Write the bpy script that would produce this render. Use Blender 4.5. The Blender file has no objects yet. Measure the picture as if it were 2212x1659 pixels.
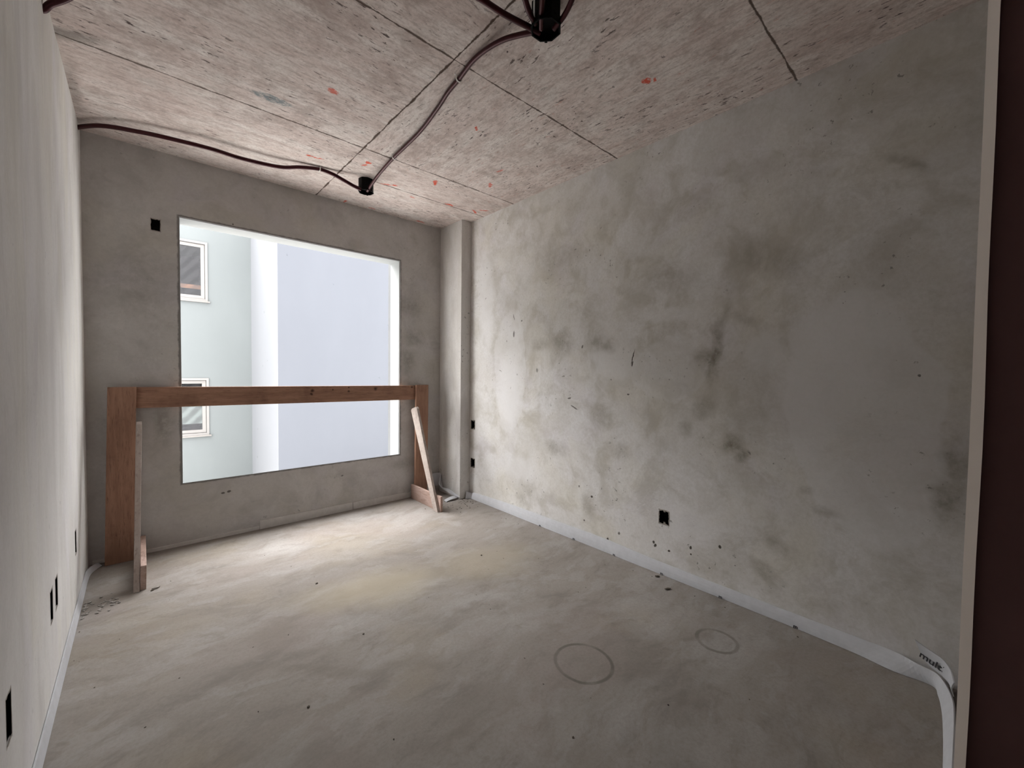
import bpy, bmesh, math, random
from mathutils import Vector, Matrix
random.seed(7)
C = bpy.context.scene.collection
SC = bpy.context.scene

# ------------------------------------------------------------ camera, sky, exposure
FPX, W, H = 895.94, 2212.0, 1659.0
YAW, PITCH, ROLL, CAMZ = math.radians(41.8512), math.radians(-1.7704), math.radians(0.6526), 1.3
fwd = Vector((math.sin(YAW)*math.cos(PITCH), math.cos(YAW)*math.cos(PITCH), math.sin(PITCH)))
_r = Vector((math.cos(YAW), -math.sin(YAW), 0)); _u = _r.cross(fwd)
rgt = _r*math.cos(ROLL) + _u*math.sin(ROLL)
upv = -_r*math.sin(ROLL) + _u*math.cos(ROLL)
cam = bpy.data.objects.new('camera', bpy.data.cameras.new('camera')); C.objects.link(cam)
cam.data.sensor_width = 36; cam.data.lens = FPX/W*36; cam.data.clip_start = 0.02
cam.matrix_world = Matrix(((rgt.x, upv.x, -fwd.x, 0), (rgt.y, upv.y, -fwd.y, 0), (rgt.z, upv.z, -fwd.z, CAMZ), (0, 0, 0, 1)))
SC.camera = cam
SC.view_settings.view_transform = 'Standard'; SC.view_settings.look = 'None'
SC.view_settings.gamma = 1; SC.view_settings.use_curve_mapping = False
SC.view_settings.exposure = 0.16
SKY = 6.0
SUN, SUN_EL, SUN_AZ, SUN_ANG = 17.0, 43, 6, 86      # hazy daylight coming over the roofs opposite
world = bpy.data.worlds.new('overcast_sky'); SC.world = world; world.use_nodes = True
bg = world.node_tree.nodes['Background']
bg.inputs[0].default_value = (1.0, 0.99, 0.97, 1); bg.inputs[1].default_value = SKY
sun = bpy.data.objects.new('hazy_sun', bpy.data.lights.new('hazy_sun', 'SUN')); C.objects.link(sun)
sun.data.energy = SUN; sun.data.angle = math.radians(SUN_ANG); sun.data.color = (1.0, 0.985, 0.975)
_e, _a = math.radians(SUN_EL), math.radians(SUN_AZ)
sun.rotation_euler = Vector((-math.sin(_a)*math.cos(_e), math.cos(_a)*math.cos(_e), math.sin(_e))).to_track_quat('Z', 'Y').to_euler()
SC.cycles.max_bounces = 16; SC.cycles.diffuse_bounces = 12
SC.cycles.sample_clamp_indirect = 0

def at(px, py, ax, v):                      # the room point seen at a pixel, on the plane axis ax = v
    d = fwd + rgt*((px-W/2)/FPX) - upv*((py-H/2)/FPX)
    o = Vector((0, 0, CAMZ)); t = (v-o[ax])/d[ax]
    return o + d*t

# outdoor render colours
EXT_G, EXT_B, EXT_W = (0.183, 0.199, 0.204), (0.117, 0.124, 0.143), (0.215, 0.222, 0.240)
# room dimensions
CH, YB, XR, XL = 2.7953, 3.8255, 2.5056, -0.2684
WX0, WX1, WZ0, WZ1, WT = 0.217, 1.9237, 0.4562, 2.377, 0.20

# ------------------------------------------------------------ shader helpers
class N:
    def __init__(s, name, rough=0.9, spec=0.2):
        s.m = bpy.data.materials.new(name); s.m.use_nodes = True
        s.t = s.m.node_tree; s.b = s.t.nodes['Principled BSDF']
        s.b.inputs['Roughness'].default_value = rough
        s.b.inputs['Specular IOR Level'].default_value = spec
        s.co = s.t.nodes.new('ShaderNodeTexCoord').outputs['Object']
    def n(s, typ, **k):
        x = s.t.nodes.new(typ)
        for a, b in k.items(): setattr(x, a, b)
        return x
    def put(s, sock, v):
        if isinstance(v, bpy.types.NodeSocket): s.t.links.new(v, sock)
        else: sock.default_value = v
    def math(s, op, a, b=0.0, clamp=False):
        x = s.n('ShaderNodeMath', operation=op, use_clamp=clamp)
        s.put(x.inputs[0], a); s.put(x.inputs[1], b); return x.outputs[0]
    def vm(s, op, a, b=(0, 0, 0)):
        x = s.n('ShaderNodeVectorMath', operation=op); s.put(x.inputs[0], a); s.put(x.inputs[1], b)
        return x.outputs['Value'] if op in ('LENGTH', 'DISTANCE', 'DOT_PRODUCT') else x.outputs[0]
    def mp(s, v, loc=(0, 0, 0), rot=(0, 0, 0), sc=(1, 1, 1), kind='POINT'):
        x = s.n('ShaderNodeMapping', vector_type=kind); s.put(x.inputs[0], v)
        x.inputs['Location'].default_value = loc; x.inputs['Rotation'].default_value = rot; x.inputs['Scale'].default_value = sc
        return x.outputs[0]
    def noise(s, v=None, scale=5, detail=6, rough=0.55, dist=0.0, off=0, col=False):
        if v is None: v = s.co
        if off: v = s.vm('ADD', v, (off, off*0.7, off*1.3))
        x = s.n('ShaderNodeTexNoise'); s.put(x.inputs['Vector'], v)
        x.inputs['Scale'].default_value = scale; x.inputs['Detail'].default_value = detail
        x.inputs['Roughness'].default_value = rough; x.inputs['Distortion'].default_value = dist
        return x.outputs['Color'] if col else x.outputs[0]
    def mr(s, v, a, b, c=0.0, d=1.0, smooth=True):
        x = s.n('ShaderNodeMapRange', interpolation_type='SMOOTHSTEP' if smooth else 'LINEAR'); s.put(x.inputs[0], v)
        for i, q in enumerate((a, b, c, d)): x.inputs[1+i].default_value = q
        return x.outputs[0]
    def mix(s, f, a, b, blend='MIX'):
        x = s.n('ShaderNodeMix', data_type='RGBA', blend_type=blend)
        s.put(x.inputs[0], f)
        for i, q in ((6, a), (7, b)): s.put(x.inputs[i], q if isinstance(q, bpy.types.NodeSocket) else (*q, 1))
        return x.outputs[2]
    def warp(s, v, scale, amp):
        return s.vm('ADD', v, s.vm('MULTIPLY', s.vm('SUBTRACT', s.noise(v, scale, 4, col=True), (.5, .5, .5)), (amp, amp, amp)))
    def blob(s, v, c, r, rot=0, axis=2, soft=0.5):          # elliptical stain mask lying in the plane across `axis`
        sc = list(r); sc.insert(axis, 1000.0); ro = [0, 0, 0]; ro[axis] = rot; cc = list(c)
        if len(cc) == 2: cc.insert(axis, 0)
        return s.mr(s.vm('LENGTH', s.mp(v, tuple(cc), tuple(ro), tuple(sc), 'TEXTURE')), 1+soft*.5, 1-soft, 0, 1)
    def blobs(s, v, lst, axis=2, soft=0.5):
        out = None
        for c, r, rot, a in lst:
            q = s.math('MULTIPLY', s.blob(v, c, r, rot, axis, soft), a)
            out = q if out is None else s.math('MAXIMUM', out, q)
        return out
    def sep(s, v=None):
        x = s.n('ShaderNodeSeparateXYZ'); s.put(x.inputs[0], v or s.co); return x.outputs
    def color(s, c): s.put(s.b.inputs['Base Color'], c if isinstance(c, bpy.types.NodeSocket) else (*c, 1))
    def bump(s, h, strength=0.3, dist=0.01):
        x = s.n('ShaderNodeBump'); x.inputs['Strength'].default_value = strength; x.inputs['Distance'].default_value = dist
        s.put(x.inputs['Height'], h); s.put(s.b.inputs['Normal'], x.outputs[0])

def plaster(name, base, light, dark, ax, blobs_dark=(), blobs_light=(), dots=(), speck=0.5, streak=(1, 1, 1), crisp=(), edge=None):
    M = N(name, 0.93, 0.12)
    v = M.mp(M.co, sc=streak); w = M.warp(v, 1.6, 0.5)
    a = M.mr(M.noise(w, 1.5, 5, 0.6), 0.35, 0.68)
    b = M.mr(M.noise(w, 4.2, 6, 0.62, off=3), 0.42, 0.72)
    c = M.mix(a, base, light)
    c = M.mix(M.math('MULTIPLY', b, 0.78), c, dark)
    tone = M.noise(w, 2.3, 3, 0.5, off=9)
    c = M.mix(M.mr(tone, 0.45, 0.7, 0, 0.22), c, (base[0]*1.02, base[1]*0.98, base[2]*0.78))
    c = M.mix(M.mr(M.noise(w, 3.1, 3, 0.5, off=19), 0.5, 0.72, 0, 0.3), c, (base[0]*1.02, base[1]*1.0, base[2]*1.14))
    pt = M.noise(M.warp(v, 2.2, 0.35), 1.15, 1.5, 0.45, off=41)        # trowel patches with a crisp edge
    c = M.mix(M.mr(pt, 0.50, 0.525, 0, 0.22), c, light)
    c = M.mix(M.mr(M.noise(M.warp(v, 3, 0.3), 1.9, 2, 0.5, off=52), 0.56, 0.60, 0, 0.20), c, dark)
    c = M.mix(M.mr(M.noise(w, 9, 7, 0.7, off=61), 0.5, 0.72, 0, 0.38), c, dark)
    fine = M.noise(M.co, 60, 4, 0.7)
    c = M.mix(M.mr(fine, 0.3, 0.75, 0.0, 0.30), c, dark)
    wb = M.warp(M.co, 7, 0.10)
    if blobs_light: c = M.mix(M.blobs(wb, blobs_light, ax, 0.55), c, light)
    if crisp: c = M.mix(M.blobs(M.warp(M.co, 2.2, 0.30), crisp, ax, 0.05), c, light)
    if blobs_dark:
        grain = M.mr(M.noise(M.co, 16, 6, 0.7, off=5), 0.3, 0.65, 0.35, 1)
        c = M.mix(M.math('MULTIPLY', M.blobs(wb, blobs_dark, ax, 0.9), grain), c, (dark[0]*.46, dark[1]*.44, dark[2]*.37))
    if speck:
        sp = M.mr(M.noise(M.warp(M.co, 20, .03), 34, 3, 0.6, off=2), 0.655, 0.70)
        sp = M.math('MULTIPLY', sp, M.mr(M.noise(M.co, 2.5, 2, off=12), 0.50, 0.64, 0, speck*.8))
        c = M.mix(sp, c, tuple(x*0.3 for x in dark))
    if dots:
        wd = M.warp(M.co, 40, 0.012)
        c = M.mix(M.blobs(wd, dots, ax, 0.35), c, (0.085, 0.075, 0.065))
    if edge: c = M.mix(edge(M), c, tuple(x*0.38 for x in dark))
    M.color(c)
    M.bump(M.math('ADD', M.math('MULTIPLY', b, 0.6), M.math('MULTIPLY', fine, 0.15)), 0.22, 0.012)
    return M.m

def flat(name, col, rough=0.6, spec=0.3, var=0.12, scale=12, metallic=0.0, bump=0.0):
    M = N(name, rough, spec); M.b.inputs['Metallic'].default_value = metallic
    q = M.noise(None, scale, 5, 0.6)
    M.color(M.mix(q, tuple(x*(1-var) for x in col), tuple(min(1, x*(1+var)) for x in col)))
    if bump: M.bump(q, bump, 0.004)
    return M.m

# ------------------------------------------------------------ mesh helpers
def box(bm, x0, x1, y0, y1, z0, z1, shear=0.0):
    vs = [bm.verts.new((x+shear*z, y, z)) for x in (x0, x1) for y in (y0, y1) for z in (z0, z1)]
    for f in ((0, 1, 3, 2), (4, 6, 7, 5), (0, 4, 5, 1), (2, 3, 7, 6), (0, 2, 6, 4), (1, 5, 7, 3)):
        bm.faces.new([vs[i] for i in f])
    return vs
def prism_x(bm, poly, x0, x1, shear=0.0):           # polygon in (y, z) given a thickness in x
    a = [bm.verts.new((x0+shear*z, y, z)) for y, z in poly]; b = [bm.verts.new((x1+shear*z, y, z)) for y, z in poly]
    bm.faces.new(a); bm.faces.new(b[::-1])
    for i in range(len(poly)):
        j = (i+1) % len(poly); bm.faces.new((a[i], b[i], b[j], a[j]))
def obj(name, bm, mat, parent=None, bevel=0.0, smooth=False):
    bmesh.ops.recalc_face_normals(bm, faces=bm.faces)
    me = bpy.data.meshes.new(name); bm.to_mesh(me); bm.free(); me.materials.append(mat)
    if smooth:
        for p in me.polygons: p.use_smooth = True
    o = bpy.data.objects.new(name, me); C.objects.link(o)
    if parent: o.parent = parent
    if bevel:
        md = o.modifiers.new('bevel', 'BEVEL'); md.width = bevel; md.segments = 2; md.limit_method = 'ANGLE'
    return o
def tag(o, label, cat, group=None, kind=None):
    o['label'] = label; o['category'] = cat
    if group: o['group'] = group
    if kind: o['kind'] = kind
    return o
def struct(o, label=None):
    o['kind'] = 'structure'
    if label: o['label'] = label
    return o
def empty(name, loc=(0, 0, 0)):
    o = bpy.data.objects.new(name, None); C.objects.link(o); o.location = loc; o.empty_display_size = .1
    return o
def part(name, bm, mat, root, bevel=0.0, smooth=False, label=None):   # vertices given in room coordinates
    o = obj(name, bm, mat, None, bevel, smooth)
    p = root; off = Vector((0, 0, 0))
    while p is not None: off += p.location; p = p.parent
    o.data.transform(Matrix.Translation(-off)); o.parent = root
    if label: o['label'] = label
    return o
def settle(o):                                       # move a single mesh thing's origin to the middle of its foot
    c = [v.co for v in o.data.vertices]
    p = Vector((sum(v.x for v in c)/len(c), sum(v.y for v in c)/len(c), min(v.z for v in c)))
    o.data.transform(Matrix.Translation(-p)); o.location = p; return o

def holed(bm, ax, plane, u0, u1, v0, v1, thick, holes, nsub=1, bulge=None):
    """wall slab; front face at `plane`, going `thick` along axis ax; holes (u0,u1,v0,v1,depth) cut in its front face"""
    us = sorted({u0, u1, *[h[0] for h in holes], *[h[1] for h in holes]}); vs = sorted({v0, v1, *[h[2] for h in holes], *[h[3] for h in holes]})
    def P(u, v, d):
        c = [u, v]; c.insert(ax, plane+d); return tuple(c)
    cache = {}
    def V(u, v, d):
        k = (round(u, 5), round(v, 5), round(d, 5))
        if k not in cache: cache[k] = bm.verts.new(P(u, v, d))
        return cache[k]
    def inside(uc, vc):
        for h in holes:
            if h[0] < uc < h[1] and h[2] < vc < h[3]: return h
    for i in range(len(us)-1):
        for j in range(len(vs)-1):
            a, b, c, d = us[i], us[i+1], vs[j], vs[j+1]; h = inside((a+b)/2, (c+d)/2)
            if not h: bm.faces.new((V(a, c, 0), V(b, c, 0), V(b, d, 0), V(a, d, 0)))
            if not h or abs(h[4]) < abs(thick): bm.faces.new((V(a, c, thick), V(a, d, thick), V(b, d, thick), V(b, c, thick)))
            if h and abs(h[4]) < abs(thick): bm.faces.new((V(a, c, h[4]), V(b, c, h[4]), V(b, d, h[4]), V(a, d, h[4])))
    for h in holes:
        hu = [u for u in us if h[0] <= u <= h[1]]; hv = [v for v in vs if h[2] <= v <= h[3]]
        for v in (h[2], h[3]):
            for a, b in zip(hu, hu[1:]): bm.faces.new((V(a, v, 0), V(b, v, 0), V(b, v, h[4]), V(a, v, h[4])))
        for u in (h[0], h[1]):
            for a, b in zip(hv, hv[1:]): bm.faces.new((V(u, a, 0), V(u, b, 0), V(u, b, h[4]), V(u, a, h[4])))
    for v in (v0, v1):
        for a, b in zip(us, us[1:]): bm.faces.new((V(a, v, 0), V(b, v, 0), V(b, v, thick), V(a, v, thick)))
    for u in (u0, u1):
        for a, b in zip(vs, vs[1:]): bm.faces.new((V(u, a, 0), V(u, b, 0), V(u, b, thick), V(u, a, thick)))

def smooth_path(pts, n=10):                          # Catmull-Rom through the points
    P = [Vector(p) for p in pts]; P = [P[0]*2-P[1]] + P + [P[-1]*2-P[-2]]; out = []
    for i in range(1, len(P)-2):
        for k in range(n):
            t = k/n; a, b, c, d = P[i-1], P[i], P[i+1], P[i+2]
            out.append(0.5*((2*b)+(c-a)*t+(2*a-5*b+4*c-d)*t*t+(3*b-a-3*c+d)*t**3))
    out.append(P[-2]); return out
def tube(bm, pts, r, seg=12, ridge=0.0, n=10):
    path = smooth_path(pts, n); rings = []; nrm = Vector((0, 0, 1))
    for i, p in enumerate(path):
        t = (path[min(i+1, len(path)-1)]-path[max(i-1, 0)]).normalized()
        s = t.cross(nrm).normalized(); u = s.cross(t)
        rr = r*(1+(ridge if i % 2 else 0))
        rings.append([bm.verts.new(p+s*math.cos(2*math.pi*k/seg)*rr+u*math.sin(2*math.pi*k/seg)*rr) for k in range(seg)])
    for a, b in zip(rings, rings[1:]):
        for k in range(seg): bm.faces.new((a[k], a[(k+1) % seg], b[(k+1) % seg], b[k]))
    bm.faces.new(rings[0][::-1]); bm.faces.new(rings[-1])
def ribbon(bm, tops, bots, th=0.004, n=6, rows=4, bow=0.0):   # thin bent sheet between two edge paths
    A, B = smooth_path(tops, n), smooth_path(bots, n); fr = []; bk = []
    for i in range(len(A)):
        t = (A[min(i+1, len(A)-1)]-A[max(i-1, 0)]); hh = A[i]-B[i]; nn = t.cross(hh)
        nn = nn.normalized() if nn.length > 1e-9 else Vector((0, 1, 0))
        fr.append([]); bk.append([])
        for j in range(rows+1):
            q = B[i]+(A[i]-B[i])*(j/rows)+nn*bow*math.sin(math.pi*j/rows)
            fr[-1].append(bm.verts.new(q+nn*th/2)); bk[-1].append(bm.verts.new(q-nn*th/2))
    L = len(fr)
    for i in range(L-1):
        for j in range(rows):
            bm.faces.new((fr[i][j], fr[i+1][j], fr[i+1][j+1], fr[i][j+1])); bm.faces.new((bk[i][j], bk[i][j+1], bk[i+1][j+1], bk[i+1][j]))
        bm.faces.new((fr[i][0], bk[i][0], bk[i+1][0], fr[i+1][0])); bm.faces.new((fr[i][rows], fr[i+1][rows], bk[i+1][rows], bk[i][rows]))
    for i in (0, L-1):
        for j in range(rows): bm.faces.new((fr[i][j], fr[i][j+1], bk[i][j+1], bk[i][j]))

# ------------------------------------------------------------ materials of the shell
def mat_ceiling():
    M = N('board_marked_concrete', 0.9, 0.15)
    X, Y, Z = M.sep()
    ysel = M.math('MULTIPLY', M.math('GREATER_THAN', X, 1.15), M.math('LESS_THAN', Y, 2.80))
    gx = M.mp(M.co, sc=(1.0, 3.6, 1)); gy = M.mp(M.co, sc=(3.6, 1.0, 1))
    mv = M.n('ShaderNodeMix', data_type='VECTOR'); M.put(mv.inputs[0], ysel); M.put(mv.inputs[4], gx); M.put(mv.inputs[5], gy)
    g = M.warp(mv.outputs[1], 3, 0.12)
    big = M.noise(M.warp(M.co, 1.5, 0.4), 1.6, 4, 0.55)
    c = M.mix(M.mr(big, 0.35, 0.68), CEIL_A, CEIL_B)
    c = M.mix(M.mr(M.noise(g, 3.0, 8, 0.68), 0.38, 0.68, 0, 0.85), c, CEIL_L)
    c = M.mix(M.mr(M.noise(g, 7.0, 8, 0.75, off=4), 0.50, 0.74, 0, 0.6), c, CEIL_D)
    c = M.mix(M.mr(M.noise(g, 1.8, 6, 0.7, off=21), 0.50, 0.70, 0, 0.40), c, (0.52, 0.40, 0.365))
    iso = M.warp(M.co, 6, 0.08)
    c = M.mix(M.mr(M.noise(iso, 5, 7, 0.72, off=81), 0.46, 0.70, 0, 0.62), c, (0.36, 0.285, 0.255))
    c = M.mix(M.mr(M.noise(iso, 3.3, 6, 0.7, off=84), 0.52, 0.74, 0, 0.55), c, (0.72, 0.71, 0.68))
    c = M.mix(M.mr(M.noise(M.mp(g, sc=(1, 1, 1)), 15, 6, 0.8, off=14), 0.44, 0.68, 0, 0.65), c, CEIL_D)
    c = M.mix(M.mr(M.noise(M.co, 75, 3, 0.7, off=15), 0.42, 0.72, 0, 0.30), c, CEIL_D)
    # rust freckles and form-oil specks, longer along the board grain
    dens = M.mr(M.noise(M.co, 2.0, 3, off=31), 0.38, 0.62, 0.15, 1)
    s1 = M.mr(M.noise(M.warp(g, 9, .05), 17, 4, 0.6, off=40), 0.615, 0.655, 0, 0.92)
    c = M.mix(M.math('MULTIPLY', s1, dens), c, (0.085, 0.06, 0.055))
    s2 = M.mr(M.noise(M.co, 26, 3, 0.6, off=50), 0.685, 0.715, 0, 0.9)
    c = M.mix(M.math('MULTIPLY', s2, M.mr(M.noise(M.co, 1.3, 2, off=33), 0.45, 0.6)), c, (0.07, 0.05, 0.045))
    s3 = M.mr(M.noise(g, 11, 3, 0.6, off=60), 0.66, 0.72, 0, 0.5)
    c = M.mix(M.math('MULTIPLY', s3, M.mr(X, 0.9, 1.7)), c, (0.50, 0.22, 0.17))
    # panel joints
    wob = M.math('MULTIPLY', M.math('SUBTRACT', M.noise(M.co, 9, 4), 0.5), 0.016)
    thick = M.mr(M.noise(M.co, 11, 6, .7, off=70), 0.35, 0.68, 0.35, 1.9)
    def joint(coord, pos, wd, a, ext=None):
        d = M.math('ABSOLUTE', M.math('ADD', M.math('SUBTRACT', coord, pos), wob))
        q = M.math('MULTIPLY', M.mr(M.math('DIVIDE', d, thick), wd*1.6, wd*0.5), a)
        return M.math('MULTIPLY', q, ext) if ext is not None else q
    right = M.math('GREATER_THAN', X, 1.40)
    js = [joint(X, 1.142, 0.0045, 0.95), joint(Y, 2.803, 0.0045, 0.85), joint(Y, 1.718, 0.0040, 0.9), joint(Y, 0.650, 0.0032, 0.9),
          joint(Y, 3.235, 0.004, 0.8, right), joint(Y, -0.43, 0.005, 0.9)]
    m = js[0]
    for q in js[1:]: m = M.math('MAXIMUM', m, q)
    c = M.mix(m, c, (0.075, 0.048, 0.035))
    # red timber-marker dabs
    wd = M.warp(M.warp(M.co, 28, 0.045), 70, .02)
    R_ = [((.791, 2.352), (.030, .022), .3, .8), ((.90, 3.165), (.020, .011), 0, 1), ((.955, 3.16), (.045, .009), -.2, 1), ((1.246, 2.975), (.020, .024), 0, .95), ((1.24, 3.03), (.008, .03), .2, .9),
          ((1.52, 3.205), (.075, .011), -.45, .8), ((1.77, 2.923), (.016, .05), -.5, 1), ((2.115, 2.65), (.015, .045), -.5, .8), ((1.564, 2.098), (.010, .028), -.4, 1),
          ((2.092, 3.214), (.05, .014), 0, 1), ((2.36, 3.19), (.05, .013), .5, .9), ((2.40, 3.11), (.05, .012), -.6, .8), ((1.77, 3.30), (.035, .012), 0, .6),
          ((1.373, 3.79), (.014, .03), 0, .9), ((1.62, 3.78), (.04, .014), 0, .5), ((2.12, 3.78), (.05, .02), 0, .7), ((1.952, 1.171), (.024, .020), .3, 1), ((1.975, 1.14), (.02, .01), .3, .9), ((2.02, 2.42), (.012, .035), .2, .6)]
    c = M.mix(M.math('MULTIPLY', M.blobs(wd, R_, 2, 0.3), M.mr(M.noise(M.co, 60, 3, .6, off=91), .3, .5, .35, 1)), c, (0.66, 0.12, 0.075))
    bl = M.math('MULTIPLY', M.blob(M.warp(M.co, 30, .02), (0.562, 2.650), (0.105, 0.036), -0.03, 2, 0.25), M.mr(M.noise(M.co, 45, 4, .7), 0.38, 0.58, 0.15, 0.85))
    c = M.mix(bl, c, (0.20, 0.245, 0.265))
    # darker patches by the left wall
    c = M.mix(M.blobs(M.warp(M.co, 6, .12), [((-.24, 2.78), (.14, .05), -.5, .6), ((-.27, 2.3), (.05, .4), 0, .35), ((-.25, 3.3), (.04, .3), 0, .4)], 2, .8), c, (0.12, 0.11, 0.095))
    M.color(c)
    M.bump(M.math('SUBTRACT', M.noise(g, 12, 6, .7), M.math('MULTIPLY', m, 1.2)), 0.3, 0.006)
    return M.m

def mat_floor():
    M = N('dusty_screed', 0.88, 0.2)
    g = M.mp(M.warp(M.co, 0.9, 0.5), rot=(0, 0, -0.30), sc=(1.0, 1.9, 1))
    c = M.mix(M.mr(M.noise(g, 1.1, 6, 0.62), 0.35, 0.68), FL_A, FL_B)
    c = M.mix(M.mr(M.noise(g, 2.4, 7, 0.66, off=5), 0.48, 0.74, 0, 0.65), c, FL_D)
    c = M.mix(M.mr(M.noise(g, 1.5, 4, 0.5, off=15), 0.5, 0.7, 0, 0.5), c, FL_L)
    c = M.mix(M.mr(M.noise(M.co, 1.3, 4, 0.5, off=25), 0.52, 0.68, 0, 0.35), c, (0.33, 0.28, 0.21))
    c = M.mix(M.mr(M.noise(M.warp(g, 5, .15), 7, 8, 0.74, off=35), 0.46, 0.72, 0, 0.50), c, FL_D)
    c = M.mix(M.mr(M.noise(M.warp(g, 4, .2), 3.2, 5, 0.6, off=45), 0.53, 0.60, 0, 0.22), c, FL_L)
    c = M.mix(M.mr(M.noise(M.co, 1.9, 4, 0.6, off=55), 0.5, 0.7, 0, 0.35), c, (0.30, 0.255, 0.24))
    c = M.mix(M.mr(M.noise(M.co, 70, 4, 0.75), 0.35, 0.75, 0, 0.32), c, FL_D)
    s = M.mr(M.noise(g, 16, 5, 0.65, off=8), 0.64, 0.74, 0, 0.45)
    c = M.mix(M.math('MULTIPLY', s, M.mr(M.noise(M.co, 1.7, 2, off=18), 0.42, 0.58)), c, (0.17, 0.15, 0.13))
    # yellow patch under the window, tread marks
    wv = M.warp(M.co, 4, 0.22)
    c = M.mix(M.blobs(wv, [((1.05, 2.35), (.45, .22), -.3, .65), ((1.75, 2.2), (.4, .25), 0, .4)], 2, .7), c, (0.37, 0.325, 0.245))
    c = M.mix(M.blobs(wv, [((.48, 2.25), (.12, .10), 0, .45), ((.62, 1.80), (.38, .045), -.75, .40), ((.85, 1.62), (.22, .05), -.6, .4), ((.30, 1.50), (.45, .09), -.5, .28),
                           ((1.0, 1.28), (.12, .09), 0, .35), ((.86, 1.2), (.10, .03), .3, .35), ((1.0, 2.75), (.45, .06), -.15, .30), ((-.2, 3.14), (.13, .08), 0, .45), ((.1, 2.7), (.3, .05), -.2, .2)], 2, .8), c, (0.19, 0.165, 0.14))
    # rings left by a bucket
    def ring(cx, cy, r, wd, a):
        L = M.vm('LENGTH', M.mp(M.warp(M.co, 5, .015), (cx, cy, 0), (0, 0, 0), (r, r*1.03, 1000), 'TEXTURE'))
        q = M.mr(M.math('ABSOLUTE', M.math('SUBTRACT', L, 1.0)), wd, wd*0.3, 0, a)
        return M.math('MULTIPLY', q, M.mr(M.noise(M.co, 9, 3, off=3), 0.3, 0.6, 0.45, 1))
    c = M.mix(M.math('MAXIMUM', ring(1.462, 1.131, .122, .09, .8), ring(2.074, .800, .088, .14, .65)), c, (0.13, 0.115, 0.10))
    M.color(c)
    M.bump(M.math('ADD', M.noise(g, 9, 7, .7), M.math('MULTIPLY', M.noise(M.co, 90, 3), .3)), 0.22, 0.01)
    return M.m

CEIL_A, CEIL_B, CEIL_L, CEIL_D = (0.78, 0.69, 0.655), (0.69, 0.60, 0.565), (0.86, 0.82, 0.79), (0.38, 0.30, 0.275)
FL_A, FL_B, FL_L, FL_D = (0.305, 0.28, 0.26), (0.26, 0.233, 0.21), (0.41, 0.395, 0.385), (0.175, 0.155, 0.138)
M_ceil, M_floor = mat_ceiling(), mat_floor()
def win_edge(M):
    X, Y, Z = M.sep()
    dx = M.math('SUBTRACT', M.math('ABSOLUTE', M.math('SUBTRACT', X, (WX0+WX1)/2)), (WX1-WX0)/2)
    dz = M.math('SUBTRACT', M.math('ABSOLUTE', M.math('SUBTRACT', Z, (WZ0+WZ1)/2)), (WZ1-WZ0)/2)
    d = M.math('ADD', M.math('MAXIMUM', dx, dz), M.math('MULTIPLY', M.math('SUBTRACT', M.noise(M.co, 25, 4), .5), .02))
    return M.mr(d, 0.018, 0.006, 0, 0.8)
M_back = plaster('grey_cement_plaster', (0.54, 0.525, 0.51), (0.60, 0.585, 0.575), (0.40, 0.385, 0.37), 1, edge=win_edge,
    blobs_dark=[((2.03, 0, 1.95), (.18, .10), 0, .45), ((2.06, 0, 1.62), (.12, .10), 0, .5), ((2.02, 0, 1.4), (.10, .14), 0, .5), ((.0, 0, 1.9), (.2, .3), 0, .35), ((.12, 0, .9), (.07, .18), 0, .6), ((2.0, 0, .35), (.2, .06), 0, .4)],
    dots=[((.46, 0, .34), (.012, .008), .2, .9), ((.50, 0, .345), (.014, .009), -.1, .9), ((.54, 0, 2.40), (.006, .006), 0, .9), ((1.36, 0, .33), (.012, .007), 0, .7)], speck=.5)
def yz(px, py): p = at(px, py, 0, XR); return (0, p.y, p.z)
rd = [((1545, 760), (.035, .20), .12, .9), ((1530, 770), (.09, .07), .3, .6), ((1300, 900), (.12, .09), .2, .45), ((1450, 600), (.22, .10), .2, .35), ((1650, 560), (.25, .10), .4, .35), ((1200, 560), (.25, .12), 0, .35), ((1650, 1230), (.10, .04), .5, .5), ((1130, 1080), (.10, .07), 0, .5), ((1290, 740), (.10, .07), .1, .6), ((1580, 960), (.07, .06), 0, .95), ((1600, 985), (.05, .05), 0, .8), ((1215, 740), (.12, .10), .5, .6), ((1165, 745), (.10, .06), 0, .5), ((1310, 745), (.10, .06), 0, .55), ((1200, 970), (.12, .07), 0, .5), ((1345, 975), (.08, .06), 0, .4),
      ((1520, 880), (.06, .08), .4, .55), ((1480, 925), (.05, .06), 0, .45), ((1270, 1090), (.07, .10), 0, .45), ((1140, 1060), (.06, .06), 0, .35), ((1680, 1180), (.07, .05), .4, .5), ((1790, 1110), (.05, .03), .3, .5),
      ((1745, 1060), (.04, .025), .3, .5), ((1560, 700), (.03, .16), .25, .45), ((1605, 690), (.10, .03), .5, .35), ((1400, 560), (.2, .04), .3, .25), ((2050, 1080), (.05, .12), 0, .7), ((2060, 1000), (.04, .10), 0, .6), ((1960, 350), (.10, .02), .6, .5)]
rl = [((1100, 850), (.16, .35), 0, .7), ((1050, 650), (.12, .5), 0, .6), ((1330, 780), (.22, .18), 0, .55), ((1790, 800), (.22, .42), .25, .45), ((1650, 760), (.12, .12), .3, .5), ((1120, 1010), (.3, .12), 0, .5), ((1480, 1130), (.22, .12), 0, .4), ((1450, 680), (.2, .05), 0, .5)]
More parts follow.
